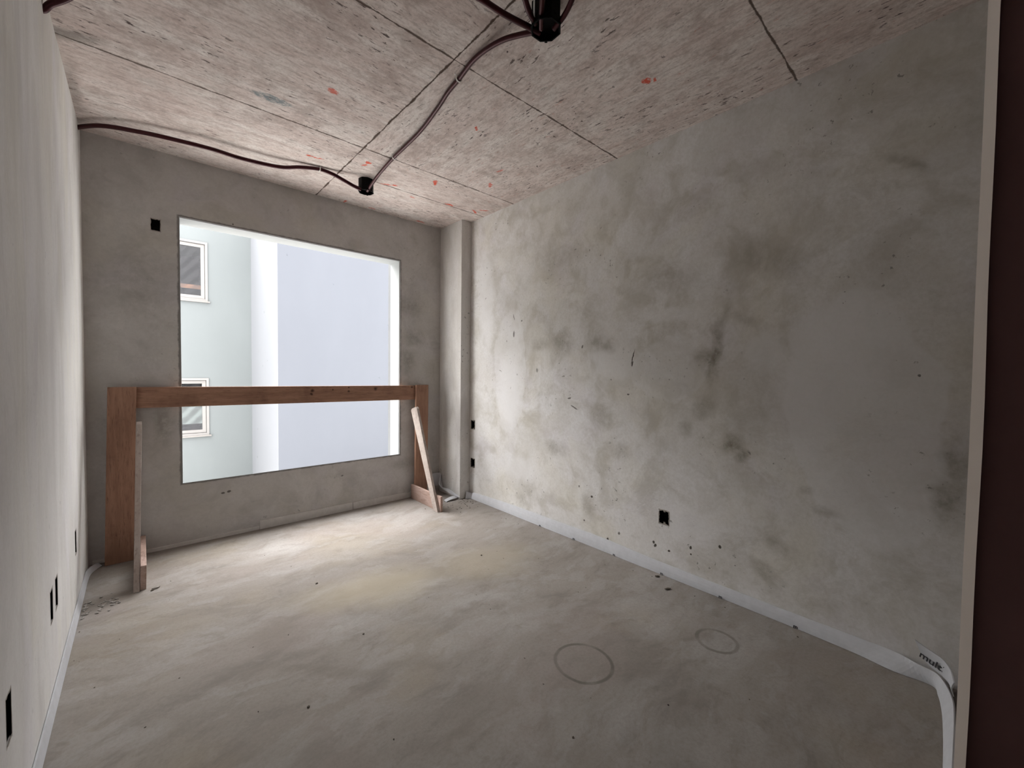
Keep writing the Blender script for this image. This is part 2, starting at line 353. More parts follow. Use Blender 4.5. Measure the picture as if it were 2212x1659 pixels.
dt = [((1313, 1165), (.010, .012), 0, 1), ((1337, 1152), (.010, .012), .4, .8), ((1412, 1171), (.008, .010), 0, 1), ((1415, 1178), (.009, .013), .5, 1), ((1445, 1190), (.008, .008), 0, 1), ((1492, 1183), (.008, .011), 0, 1), ((1492, 1197), (.006, .007), 0, 1), ((1555, 1181), (.010, .010), 0, 1),
      ((1278, 1073), (.011, .009), 0, 1), ((1251, 1050), (.006, .009), 0, .9), ((1367, 772), (.004, .055), .25, 1), ((1366, 786), (.006, .02), .2, 1), ((1258, 749), (.007, .016), .3, .8), ((1357, 852), (.010, .007), 0, .9), ((1240, 880), (.04, .006), .4, .8), ((1230, 860), (.02, .006), -.3, .8), ((1110, 722), (.010, .03), 0, .8), ((1127, 693), (.008, .008), 0, .8),
      ((1110, 685), (.004, .03), -.3, .8), ((1985, 811), (.006, .006), 0, .8), ((1262, 1124), (.008, .007), 0, .8), ((1320, 820), (.006, .006), 0, .6), ((1160, 800), (.012, .02), 0, .6)]
M_right = plaster('mottled_cement_plaster', (0.68, 0.66, 0.635), (0.78, 0.775, 0.78), (0.47, 0.445, 0.395), 0,
    blobs_dark=[(yz(*a), b, c, d) for a, b, c, d in rd], blobs_light=[(yz(*a), b, c, d) for a, b, c, d in rl], crisp=[(yz(1860, 900), (.30, .62), -.12, .5), (yz(1440, 800), (.26, .20), .1, .28), (yz(1100, 800), (.22, .55), 0, .35)], dots=[(yz(*a), b, c, d) for a, b, c, d in dt], speck=.8)
M_left = plaster('pale_cement_plaster', (0.74, 0.73, 0.72), (0.80, 0.795, 0.79), (0.62, 0.605, 0.59), 0, speck=.3, streak=(1, 1.6, .45))
M_col = plaster('column_plaster', (0.64, 0.62, 0.60), (0.74, 0.73, 0.72), (0.48, 0.455, 0.43), 0, speck=.9, streak=(1, 1.5, .5))
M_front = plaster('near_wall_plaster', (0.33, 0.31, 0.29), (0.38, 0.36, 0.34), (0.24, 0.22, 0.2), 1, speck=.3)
M_white = flat('white_masonry_paint', (0.36, 0.375, 0.38), .85, .1, .05, 5)

# ------------------------------------------------------------ the room
YF = -2.2   # end of the hall behind the camera
bm = bmesh.new(); box(bm, XL-.15, XR+.15, YF-.15, YB+.2, -.15, 0); struct(obj('floor', bm, M_floor))
bm = bmesh.new(); box(bm, XL-.15, XR+.15, YF-.15, YB+.2, CH, CH+.18); struct(obj('ceiling', bm, M_ceil))
SB = [((.064+.116)/2, (2.327+2.244)/2)]
SR = [(1.313, .368), (3.383, .753), (3.382, .364)]
SL = [(3.170, .363), (2.492, .370), (2.366, .368), (1.663, .377)]
hw, hh = .035, .046
bm = bmesh.new()
holed(bm, 1, YB, XL-.15, XR+.15, 0, CH, WT, [(WX0, WX1, WZ0, WZ1, WT)] + [(x-.027, x+.027, z-hh+.004, z+hh-.004, .05) for x, z in SB])
for v in bm.verts:      # the sill falls away to the outside
    if abs(v.co.z-WZ0) < 1e-4 and v.co.y > YB+.1 and WX0-.01 < v.co.x < WX1+.01: v.co.z -= .06
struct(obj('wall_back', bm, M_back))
bm = bmesh.new(); holed(bm, 0, XR, YF, YB, 0, CH, .15, [(y-hw, y+hw, z-hh, z+hh, .05) for y, z in SR]); struct(obj('wall_right', bm, M_right))
bm = bmesh.new(); holed(bm, 0, XL, YF, YB, 0, CH, -.15, [(y-.03, y+.03, z-.064, z+.064, -.05) for y, z in SL]); struct(obj('wall_left', bm, M_left))
bm = bmesh.new(); box(bm, .66, XR, -.15, 0, 0, CH); box(bm, XL, .66, -.15, 0, 2.25, CH); struct(obj('wall_front', bm, M_front))
bm = bmesh.new(); box(bm, XL, XR, YF-.15, YF, 0, CH); struct(obj('wall_hall', bm, M_front))
bm = bmesh.new(); box(bm, 2.386, XR, 3.4346, YB, 0, CH); struct(obj('wall_column', bm, M_col, bevel=.004))
# window opening: white painted reveal
win = struct(empty('window_1', (WX0, YB, WZ0)), 'unglazed window opening with white painted reveal')
def reveal(name, x0, x1, y0, y1, z0, z1, mat=None):
    bm = bmesh.new(); box(bm, x0, x1, y0, y1, z0, z1); return part(name, bm, mat or M_white, win, bevel=.001)
reveal('head_reveal', WX0, WX1, YB+.012, YB+WT, WZ1-.004, WZ1)
reveal('jamb_reveal', WX1-.004, WX1, YB+.012, YB+WT, WZ0-.05, WZ1-.004)
reveal('jamb_reveal', WX0, WX0+.004, YB+.012, YB+WT, WZ0-.05, WZ1-.004)
bm = bmesh.new(); prism_x(bm, [(YB+.004, WZ0), (YB+WT+.03, WZ0-.064), (YB+WT+.03, WZ0-.080), (YB+.004, WZ0-.02)], WX0, WX1); part('window_sill', bm, M_white, win)
M_grey = flat('grey_render_edge', (0.16, 0.165, 0.17), .85, .1)
reveal('outer_edge', WX1-.002, WX1+.03, YB+WT, YB+WT+.055, WZ0-.05, WZ1+.03, M_grey)
# doorway beside the camera: dark lining with a pale edge strip
M_dark = flat('dark_brown_door_lining', (0.22, 0.13, 0.13), .85, .05, .25, 8)
M_strip = flat('pale_edge_strip', (0.80, 0.74, 0.68), .85, .1, .06, 10)
door = struct(empty('door_1', (.62, -.07, 0)), 'doorway beside the camera with dark lining and pale edge strip')
bm = bmesh.new(); box(bm, .606, .66, -.20, -.0055, 0, 2.25); part('door_lining', bm, M_dark, door)
bm = bmesh.new()
for i in range(44):
    z0, z1 = 2.25*i/44, 2.25*(i+1)/44
    w0, w1 = [.0006*math.sin(z*9)+.0004*math.sin(z*23+1) for z in (z0, z1)]
    a = [bm.verts.new(q) for q in ((.60, -.0058+w0, z0), (.64, -.0058+w0, z0), (.64, .0024+w0*.4, z0), (.613, .0024+w0*.4, z0))]
    b = [bm.verts.new(q) for q in ((.60, -.0058+w1, z1), (.64, -.0058+w1, z1), (.64, .0024+w1*.4, z1), (.613, .0024+w1*.4, z1))]
    for k in range(4): bm.faces.new((a[k], a[(k+1) % 4], b[(k+1) % 4], b[k]))
    if i == 0: bm.faces.new(a[::-1])
    if i == 43: bm.faces.new(b)
bmesh.ops.remove_doubles(bm, verts=bm.verts, dist=1e-6)
part('edge_strip', bm, M_strip, door, label='pale edge strip')
bm = bmesh.new(); box(bm, XL, .66, -.20, -.0055, 2.20, 2.25); part('head_lining', bm, M_dark, door)

# ------------------------------------------------------------ outlet boxes sunk in the walls
M_black = flat('black_plastic', (0.004, 0.004, 0.004), .45, .06, .2, 20)
M_mortar = flat('mortar_crumbs', (0.36, 0.33, 0.30), .95, .1, .25, 60, bump=.5)
def outlet(ax, sgn, plane, u, z, wu, hz, label, group, lugs=True):
    def B(bm, u0, u1, d0, d1, z0, z1):
        lo, hi = sorted((plane+sgn*d0, plane+sgn*d1))
        if ax == 0: box(bm, lo, hi, u0, u1, z0, z1)
        else: box(bm, u0, u1, lo, hi, z0, z1)
    e = empty('electrical_box', (plane+sgn*.02, u, z-hz) if ax == 0 else (u, plane+sgn*.02, z-hz))
    bm = bmesh.new(); a, b, c, d, t = u-wu+.001, u+wu-.001, z-hz+.001, z+hz-.001, .0025
    B(bm, a, b, .046, .049, c, d); ds = .0005 if (ax == 0 and sgn < 0) else .004; B(bm, a, a+t, ds, .046, c, d); B(bm, b-t, b, ds, .046, c, d); B(bm, a+t, b-t, .004, .046, c, c+t); B(bm, a+t, b-t, .004, .046, d-t, d)
    part('box_shell', bm, M_black, e)
    if lugs:
        for s in (-1, 1):
            bm = bmesh.new(); zz = z+s*(hz-.008); B(bm, u-.006, u+.006, .006, .010, zz-.006, zz+.006)
            part('screw_lug', bm, M_lug, e)
    rnd = random.Random(int(abs(u)*1000)+int(z*100)); bm = bmesh.new(); pts = []       # ragged plaster lip round the mouth
    for s0, s1, nn_ in (((-1, -1), (1, -1), 6), ((1, -1), (1, 1), 8), ((1, 1), (-1, 1), 6), ((-1, 1), (-1, -1), 8)):
        for k in range(nn_): pts.append((s0[0]+(s1[0]-s0[0])*k/nn_, s0[1]+(s1[1]-s0[1])*k/nn_))
    rg = []
    lip = .0006 if (ax == 0 and sgn < 0) else .004
    for a0, b0 in pts:
        i0 = 1-rnd.uniform(.02, .16)*(.4 if lip < .001 else 1); o0 = 1+rnd.uniform(.02, .10); row = []
        for kk, dd in ((i0, lip), (o0, .0002), (o0, -.0012*lip/.004), (i0, -.002*lip/.004)):
            q = (plane+sgn*dd, u+a0*wu*kk, z+b0*hz*kk) if ax == 0 else (u+a0*wu*kk, plane+sgn*dd, z+b0*hz*kk); row.append(bm.verts.new(q))
        rg.append(row)
    for k in range(len(rg)):
        r1, r2 = rg[k], rg[(k+1) % len(rg)]
        for m_ in range(4): bm.faces.new((r1[m_], r2[m_], r2[(m_+1) % 4], r1[(m_+1) % 4]))
    part('mortar_rim', bm, M_mortar, e)
    return tag(e, label, 'electrical box', group)
M_lug = flat('dull_metal_lug', (0.30, 0.28, 0.25), .5, .4, .15, 20, .5)
G = 'electrical boxes sunk in the plaster'
outlet(1, 1, YB, SB[0][0], SB[0][1], .027, hh-.004, 'small black square box hole high on the back wall left of the window', G, False)
outlet(0, 1, XR, *SR[0], hw, hh, 'black electrical box low in the middle of the right wall', G)
outlet(0, 1, XR, *SR[1], hw, hh, 'black electrical box beside the corner column, upper of the pair', G)
outlet(0, 1, XR, *SR[2], hw, hh, 'black electrical box beside the corner column, lower of the pair', G)
outlet(0, -1, XL, *SL[0], .03, .064, 'thin black box slot in the left wall, farthest one near the back corner', G)
outlet(0, -1, XL, *SL[1], .03, .064, 'black box slot in the left wall, farther one of the close pair', G)
outlet(0, -1, XL, *SL[2], .03, .064, 'black box slot in the left wall, nearer one of the close pair', G)
outlet(0, -1, XL, *SL[3], .03, .064, 'large looking black box slot at the lower left edge, nearest on the left wall', G)

# ------------------------------------------------------------ timber barrier in front of the window
def wood(name, a, b, dark, sc, rot=(0, 0, 0), knots=()):
    M = N(name, .72, .25)
    g = M.mp(M.warp(M.co, 5, .02), rot=rot, sc=sc)
    c = M.mix(M.mr(M.noise(g, 6, 6, .6), .3, .7), a, b)
    c = M.mix(M.mr(M.noise(g, 22, 5, .6, off=3), .5, .72, 0, .55), c, dark)
    c = M.mix(M.mr(M.noise(M.co, 6, 4, .6, off=7), .5, .75, 0, .45), c, dark)
    if knots: c = M.mix(M.blobs(M.warp(M.co, 30, .02), knots, 1, .8), c, tuple(x*.35 for x in dark))
    M.color(c); M.bump(M.noise(g, 20, 5), .2, .003); return M.m
W_A, W_B, W_D = (0.38, 0.22, 0.15), (0.29, 0.16, 0.108), (0.12, 0.06, 0.04)
LY = 3.73
bar = empty('timber_barrier', (1.0, 3.6, 0))
Zb = lambda x: 1.163-(x)*.009
Mw_post = wood('reddish_post_wood', W_A, W_B, W_D, (6, 6, .6))
Mw_beam = wood('reddish_beam_wood', W_A, W_B, W_D, (.6, 6, 6), knots=[((px_, 0, pz_), (r_, r_*.9), 0, .9) for px_, pz_, r_ in ((.09, 1.115, .016), (.085, 1.085, .014), (.40, 1.10, .012), (.40, 1.135, .008), (.26, 1.12, .009), (.65, 1.12, .02), (1.03, 1.13, .012), (1.42, 1.10, .012), (1.70, 1.09, .012), (1.86, 1.07, .010))])
Mw_pale = wood('cement_stained_brace_wood', (0.46, 0.40, 0.365), (0.39, 0.325, 0.29), (0.20, 0.16, 0.14), (3, 2, 2))
Mw_foot = wood('pinkish_foot_wood', (0.46, 0.34, 0.30), (0.38, 0.265, 0.22), (0.17, 0.10, 0.08), (3, .7, 5))
def wbox(name, x0, x1, y0, y1, z0, z1, mat, shear=0, **k):
    bm = bmesh.new(); box(bm, x0, x1, y0, y1, z0, z1, shear); return part(name, bm, mat, bar, bevel=.002, **k)
SH = .024
wbox('post', -.190, -.050, LY+.012, LY+.042, 0.0, 1.166, Mw_post, SH)
wbox('post', 2.055, 2.192, LY+.012, LY+.042, 0.0, 1.150, Mw_post, .008)
bm = bmesh.new(); box(bm, -.10, 2.12, LY+.0425, LY+.068, 0, .142)
for v in bm.verts: v.co.z += Zb(v.co.x)-.142
part('crossbeam', bm, Mw_beam, bar, bevel=.002)
wbox('foot', -.0175, .0095, 3.20, LY+.055, 0, .142, Mw_foot, SH)
wbox('foot', 2.0305, 2.0535, 3.228, LY+.055, 0, .142, Mw_foot, 0)
def brace(x0, x1, yf, sh):
    bm = bmesh.new()
    prism_x(bm, [(yf, 0.0), (yf+.075, 0.0), (LY+.02, .895), (LY+.005, .915), (LY-.08, .942), (LY-.098, .925)], x0, x1, sh)
    return part('brace', bm, Mw_pale, bar, bevel=.002, label='cement-stained diagonal brace')
brace(-.047, -.0195, 3.185, SH); brace(2.005, 2.0295, 3.235, 0.003)
for x, z in ((.06, 1.13), (-.06, 1.13), (-.13, 1.06)):
    pass
tag(bar, 'reddish timber guard barrier with posts, crossbeam and diagonal braces in front of the window', 'barrier')

# ------------------------------------------------------------ foam edge strips round the floor
M_foam = flat('white_foam_strip', (0.56, 0.57, 0.60), .8, .15, .13, 22, bump=.25)
M_foamg = flat('plastered_grey_strip', (0.62, 0.60, 0.58), .9, .2, .15, 25, bump=.4)
def strip_obj(name, tops, bots, mat, th, n=6, bow=0, label=None, cat='foam strip', **k):
    bm = bmesh.new(); ribbon(bm, tops, bots, th, n, 4, bow); o = obj(name, bm, mat, smooth=False)
    settle(o)
    if label: tag(o, label, cat, **k)
    return o
prof = [(3.43, .050, .055), (3.38, .056, .012), (3.30, .070, .006), (2.82, .086, .006), (2.3, .089, .008), (1.79, .092, .007), (1.45, .078, .008), (1.11, .070, .007), (.85, .068, .008), (.62, .066, .010), (.45, .066, .016), (.32, .066, .024), (.20, .064, .045)]
tops = [(XR-.005-(.0 if i else .04), y, h+(.02 if i == 0 else 0)) for i, (y, h, o) in enumerate(prof)]
bots = [(XR-.012-o, y-(.02 if i == 0 else 0), .001) for i, (y, h, o) in enumerate(prof)]
tops += [(2.462, .12, .066), (2.43, .062, .070), (2.32, .022, .060), (2.18, .012, .055), (1.95, .010, .052), (1.5, .008, .05), (.9, .008, .05)]
bots += [(2.462, .085, .001), (2.40, .060, .001), (2.30, .046, .001), (2.18, .038, .001), (1.95, .03, .001), (1.5, .022, .001), (.9, .016, .001)]
st = strip_obj('edge_strip', tops, bots, M_foam, .005, 6, .004, 'long white foam edge strip along the foot of the right wall')
M_ink = flat('dark_print', (0.05, 0.05, 0.055), .8, .1, .1)
def lettering(txt, size, mtx, parent, name='printed_text', bold=0.0):
    cu = bpy.data.curves.new(name, 'FONT'); cu.body = txt; cu.size = size; cu.extrude = .0004; cu.align_x = 'CENTER'; cu.align_y = 'CENTER'; cu.offset = bold
    t = bpy.data.objects.new(name, cu); C.objects.link(t); dg = bpy.context.evaluated_depsgraph_get()
    me = bpy.data.meshes.new_from_object(t.evaluated_get(dg)); bpy.data.objects.remove(t)
    me.materials.clear(); me.materials.append(M_ink); me.transform(mtx)
    o = bpy.data.objects.new(name, me); C.objects.link(o); me.transform(Matrix.Translation(-parent.location)); o.parent = parent
    return o
for px, py, w in ((1167, 1134, .022), (1240, 1162, .026), (1327, 1196, .024), (1430, 1236, .026), (1557, 1285, .026), (1719, 1349, .026)):   # letters printed along the strip, cut by the floor
    p = at(px, py-2, 0, XR-.021)
    lettering('m', w, Matrix.Translation((XR-.0265, p.y, .010)) @ Matrix.Rotation(-math.pi/2, 4, 'Z') @ Matrix.Rotation(math.pi/2, 4, 'X'), st, 'printed_letter', .0008)
# loose printed end curling in the near right corner
cb = [(2.425, .100, .107), (2.418, .086, .100), (2.408, .068, .094), (2.395, .048, .088), (2.372, .030, .080), (2.33, .018, .060)]
ct = [(2.425, .136, .186), (2.420, .106, .172), (2.410, .076, .164), (2.397, .050, .156), (2.372, .030, .140), (2.33, .018, .115)]
cu_ = strip_obj('edge_strip', ct, cb, M_foam, .004, 6, .006, 'curled loose end of white foam strip with printed word in near right corner')
# printed word follows the strip: built in the plane of its middle stretch
p0, p1 = Vector((2.424, .110, .137)), Vector((2.400, .048, .121)); ex = (p1-p0).normalized(); ez = Vector((0, .25, 1)).normalized(); nn = ex.cross(ez).normalized(); ez = nn.cross(ex)
if nn.x > 0: nn = -nn
mt = Matrix((( ex.x, ez.x, nn.x, 0), (ex.y, ez.y, nn.y, 0), (ex.z, ez.z, nn.z, 0), (0, 0, 0, 1)))
mid = (p0+p1)/2
lettering('multi', .040, Matrix.Translation(mid+nn*.0115) @ mt, cu_, bold=.0006)
# left wall strip
bm = bmesh.new()
tl = [(XL+.0045, y, .046+.003*math.sin(y*5)) for y in (.3, .8, 1.3, 1.8, 2.3, 2.8, 3.2, 3.55)] + [(XL+.014, 3.66, .040), (XL+.03, 3.73, .030), (XL+.045, 3.77, .022)]
bl_ = [(XL+.014, y, .001) for y in (.3, .8, 1.3, 1.8, 2.3, 2.8, 3.2, 3.55)] + [(XL+.022, 3.66, .001), (XL+.045, 3.72, .001), (XL+.065, 3.76, .001)]
strip_obj('edge_strip', tl, bl_, M_foam, .006, 5, 0, 'thin white foam edge strip along the foot of the left wall')
def bstrip(x0, x1, h0, h1, label, d=.012):
    bm = bmesh.new(); n = 12; r = random.Random(int(x0*100)+3)
    A = []
    for i in range(n+1):
        x = x0+(x1-x0)*i/n; h = h0+(h1-h0)*i/n+r.uniform(-.002, .002)
        A.append([bm.verts.new(q) for q in ((x, YB-d, 0), (x, YB-d*.8, h), (x, YB, h+.002), (x, YB, 0))])
    for a, b in zip(A, A[1:]):
        for k in range(4): bm.faces.new((a[k], b[k], b[(k+1) % 4], a[(k+1) % 4]))
    bm.faces.new(A[0]); bm.faces.new(A[-1][::-1])
    tag(settle(obj('edge_strip', bm, M_foamg)), label, 'foam strip', 'grey strips under the window')
bstrip(-.25, .70, .022, .026, 'low plaster-covered strip at the back wall foot left of the taller strips', .009)
bstrip(.704, 1.450, .068, .066, 'taller grey edge strip at the foot of the wall below the window middle')
bstrip(1.456, 2.10, .062, .052, 'grey edge strip at the back wall foot reaching the barrier right foot', .010)
# curled loose end in the far corner
ct = [at(930, 1024, 1, 3.81), at(944, 1021, 1, 3.80), at(952, 1023, 1, 3.77), at(950, 1034, 1, 3.73), at(948, 1044, 1, 3.70), at(952, 1051, 1, 3.66), at(963, 1054.5, 1, 3.62), at(970, 1056, 1, 3.58), at(981, 1064, 1, 3.50), at(993, 1072, 1, 3.44)]
cb_ = [at(934, 1050, 1, 3.79), at(946, 1048, 1, 3.785), at(955, 1046, 1, 3.79), at(957, 1050, 1, 3.77), at(956, 1053, 1, 3.73), at(958, 1057, 1, 3.67), at(966, 1062, 1, 3.60), at(974, 1067, 1, 3.55), at(984, 1071.5, 1, 3.48), at(992.5, 1075, 1, 3.425)]
cb_ = [Vector((p.x, p.y, max(p.z, .003))) for p in cb_]; ct = [Vector((p.x, p.y, max(p.z, .02))) for p in ct]
strip_obj('edge_strip', ct, cb_, M_foam, .003, 5, 0, 'white foam strip curling up in an S beside the corner column')
t2 = [at(992, 1071, 2, .012), at(978, 1071.5, 2, .03), at(967, 1076, 2, .02), at(959, 1080.5, 2, .012)]
b2 = [at(992, 1074, 2, .006), at(980, 1077, 2, .02), at(970, 1081, 2, .012), at(964, 1084.5, 2, .004)]
strip_obj('edge_strip', t2, b2, M_foam, .003, 6, 0, 'short white foam strip end lying on the floor behind the right brace')

# ------------------------------------------------------------ conduits, clips and ceiling boxes
Mc = N('dark_maroon_conduit', .33, .38); Mc.b.inputs['Specular Tint'].default_value = (1, .62, .66, 1); Mc.color(Mc.mix(Mc.noise(None, 9, 3), (0.010, 0.002, 0.003), (0.055, 0.008, 0.012))); M_cond = Mc.m
M_wire = flat('white_wire', (.55, .55, .55), .5, .3, .05)
def conduit(pts, r, label, mat=None, cat='cable', name='cable_conduit'):
    bm = bmesh.new(); tube(bm, pts, r, 14, 0.0, 12); o = obj(name, bm, mat or M_cond, smooth=True)
    tag(settle(o), label, cat, 'conduits on the ceiling' if not mat else None)
R0 = .0115
conduit([(1.300, 3.235, 2.700), (1.24, 3.250, 2.718), (1.174, 3.262, 2.742), (1.095, 3.275, 2.768), (1.004, 3.286, 2.778), (.88, 3.325, 2.765), (.759, 3.375, 2.745), (.537, 3.405, 2.738), (.354, 3.405, 2.741), (.12, 3.455, 2.748), (-.011, 3.500, 2.752), (-.12, 3.56, 2.760), (-.20, 3.63, 2.764), (XL-.03, 3.75, 2.762)], .013,
        'dark maroon conduit running from the far ceiling box to the left wall')
conduit([(1.345, 3.235, 2.702), (1.345, 3.12, 2.735), (1.343, 3.00, 2.760), (1.332, 2.738, 2.779), (1.312, 2.362, 2.780), (1.269, 2.075, 2.780), (1.237, 1.917, 2.780), (1.222, 1.789, 2.780), (1.200, 1.650, 2.778), (1.196, 1.54, 2.770), (1.205, 1.43, 2.755), (1.225, 1.34, 2.735), (1.245, 1.27, 2.718)], R0,
        'dark maroon conduit snaking along the ceiling between the two black boxes')
conduit([(XL-.03, 2.50, 2.70), (-.268, 2.489, 2.700), (-.246, 2.47, 2.722), (-.20, 2.43, 2.745), (-.12, 2.31, 2.770), (.1, 1.9, 2.78), (.5, 1.55, 2.78), (.9, 1.385, 2.778), (1.009, 1.35, 2.768), (1.11, 1.315, 2.742), (1.20, 1.275, 2.720), (1.26, 1.255, 2.712)], R0+.0005,
        'dark conduit from the top left of the photo to the near ceiling box')
conduit([(1.02, 1.05, 2.782), (1.06, 1.13, 2.768), (1.092, 1.18, 2.745), (1.15, 1.215, 2.722), (1.215, 1.235, 2.712)], R0, 'short dark conduit entering the near ceiling box left of the white wire')
conduit([(1.05, .95, 2.782), (1.09, 1.03, 2.768), (1.151, 1.13, 2.738), (1.20, 1.19, 2.718), (1.245, 1.235, 2.708)], R0-.001, 'dark conduit entering the near ceiling box beside the white wire')
conduit([(1.06, 1.03, 2.78), (1.10, 1.12, 2.757), (1.145, 1.175, 2.728), (1.20, 1.23, 2.712)], .0035, 'thin white wire running into the near ceiling box', M_wire, 'wire', 'electrical_wire')
conduit([(1.16, .86, 2.782), (1.19, .95, 2.768), (1.245, 1.06, 2.735), (1.272, 1.13, 2.718), (1.283, 1.20, 2.708)], R0-.001, 'dark conduit entering the near ceiling box from its right side')
def ceiling_box(cx, cy, r, h, rot, label):
    e = empty('ceiling_junction_box', (cx, cy, CH-h))
    bm = bmesh.new(); n = 8
    def ring(rr, z): return [bm.verts.new((cx+rr*math.cos(rot+2*math.pi*k/n), cy+rr*math.sin(rot+2*math.pi*k/n), z)) for k in range(n)]
    prof = [ring(r*1.0, CH-.001), ring(r*1.0, CH-h+.006), ring(r*1.05, CH-h+.006), ring(r*1.05, CH-h), ring(r*.93, CH-h), ring(r*.90, CH-h+.03)]
    for a, b in zip(prof, prof[1:]):
        for k in range(n): bm.faces.new((a[k], a[(k+1) % n], b[(k+1) % n], b[k]))
    bm.faces.new(prof[0]); bm.faces.new(prof[-1])
    part('box_body', bm, M_black, e, bevel=.001)
    for k in range(n):      # round knock-outs on the eight sides
        q = rot+2*math.pi*(k+.5)/n; ap = r*math.cos(math.pi/n)+.0005
        bm = bmesh.new()
        m = Matrix.Translation((cx+ap*math.cos(q), cy+ap*math.sin(q), CH-h*.62)) @ Matrix.Rotation(q, 4, 'Z') @ Matrix.Rotation(math.pi/2, 4, 'Y')
        bmesh.ops.create_cone(bm, cap_ends=True, segments=20, radius1=.0125, radius2=.0115, depth=.003, matrix=m)
        part('knockout', bm, M_black, e)
    for s in (0, math.pi):
        bm = bmesh.new(); q = rot+s+.4; box(bm, -.006, .006, -.006, .006, CH-h-.002, CH-h+.004)
        bm.transform(Matrix.Translation((cx+r*.93*math.cos(q), cy+r*.93*math.sin(q), 0)) @ Matrix.Rotation(q, 4, 'Z'))
        part('screw_ear', bm, M_black, e)
    tag(e, label, 'junction box', 'black ceiling boxes')
ceiling_box(1.343, 3.252, .057, .098, math.pi/8+.2, 'black octagonal junction box on the ceiling above the window, the far one')
ceiling_box(1.252, 1.215, .062, .100, .35, 'black octagonal junction box at the top edge, the near one')
M_clip = flat('white_metal_clip', (.75, .73, .70), .4, .4, .06)
def clip(cx, cy, cz, ang, label, r=R0+.002):
    bm = bmesh.new(); n = 14; prev = None
    P_ = [(-.024, CH-.001), (-.016, CH-.0015)] + [(-math.cos(math.pi*k/n)*(r+.001), cz-math.sin(math.pi*k/n)*(r+.001)) for k in range(n+1)] + [(.016, CH-.0015), (.024, CH-.001)]
    for x, z in P_:
        row = [bm.verts.new((x, -.004, z)), bm.verts.new((x, .004, z)), bm.verts.new((x*1.06, .004, z-.0015)), bm.verts.new((x*1.06, -.004, z-.0015))]
        if prev:
            for k in range(4): bm.faces.new((prev[k], row[k], row[(k+1) % 4], prev[(k+1) % 4]))
        else: bm.faces.new(row)
        prev = row
    bm.faces.new(prev[::-1])
    bm.transform(Matrix.Translation((cx, cy, 0)) @ Matrix.Rotation(ang, 4, 'Z'))
    tag(settle(obj('cable_clip', bm, M_clip)), label, 'clip', 'metal clips holding the conduits')
clip(1.222, 1.795, 2.780, -.12, 'white metal clip on the ceiling conduit nearer the camera')
clip(1.335, 2.745, 2.780, -.08, 'white metal clip on the ceiling conduit close to the far box')
clip(1.004, 3.286, 2.778, math.pi/2+.15, 'white metal clip on the left-going conduit beside the far box', .0145)

# ------------------------------------------------------------ rubble on the floor
M_chip = flat('dark_mortar_chip', (0.10, 0.085, 0.07), .95, .1, .3, 40)
M_chipl = flat('grey_mortar_chip', (0.33, 0.31, 0.29), .95, .1, .3, 40)
def lump(bm, x, y, r, el=1.5, rot=0, rnd=random, hz=.55):
    m = Matrix.Translation((x, y, r*hz*.8)) @ Matrix.Rotation(rot, 4, 'Z') @ Matrix.Diagonal((r*el, r, r*hz, 1))
    q = bmesh.ops.create_icosphere(bm, subdivisions=1, radius=1, matrix=m)
    for v in q['verts']: v.co += Vector((rnd.uniform(-1, 1), rnd.uniform(-1, 1), rnd.uniform(-.3, .3)))*r*.22; v.co.z = max(v.co.z, .0002)
def chip(px, py, r, el, rot, label, mat=None):
    p = at(px, py, 2, 0); bm = bmesh.new(); lump(bm, p.x, p.y, r, el, rot); tag(settle(obj('mortar_chip', bm, mat or M_chip)), label, 'mortar chip', 'mortar chips on the floor')
chip(337, 1271, .012, 1.9, .2, 'grey mortar chip on the floor right of the left brace', M_chipl)
chip(329, 1276, .007, 1.6, .5, 'small dark chip touching the grey chip by the left brace')
chip(1420, 1246, .010, 1.7, -.6, 'dark chip against the foam strip below the right wall box')
chip(1442, 1273, .009, 2.6, -.5, 'dark elongated chip on the floor below the right wall box')
chip(666, 1528, .0055, 1.1, .2, 'small black pebble at the bottom left of the open floor')
chip(684, 1261, .007, 1.1, .2, 'small dark pebble in the middle of the floor under the window')
chip(785, 1370, .0045, 1.2, .1, 'tiny black pebble in the middle floor, left of the rings')
chip(1238, 1594, .0045, 1.2, .1, 'tiny black pebble near the bottom edge below the larger ring')
chip(1443, 1523, .003, 1.2, .1, 'tiny black pebble right of and below the larger ring')
chip(1040, 1200, .006, 1.2, .1, 'small dark pebble between the window foot and the right wall')
def crumbs(spots, label, mat):
    bm = bmesh.new(); r = random.Random(5)
    for cx, cy, sx, sy, n, r0, r1 in spots:
        for _ in range(n): lump(bm, min(max(cx+r.gauss(0, sx), XL+.03), XR-.03), min(max(cy+r.gauss(0, sy), .1), YB-.03), r.uniform(r0, r1), r.uniform(1, 2), r.uniform(0, 3), r)
    o = settle(obj('mortar_crumbs', bm, mat)); tag(o, label, 'mortar crumbs', None, 'stuff')
crumbs([(-.19, 3.13, .05, .05, 60, .002, .008)], 'dark crumbs of mortar swept beside the left wall foot', M_chipl)
crumbs([(2.30, 3.30, .09, .09, 60, .0015, .005)], 'dark crumbs scattered on the floor below the corner column', M_chip)
crumbs([(1.1, 2.0, .7, .8, 60, .0012, .0030), (2.39, 1.8, .02, .9, 10, .002, .004)], 'fine dark grit scattered over the open floor', M_chip)

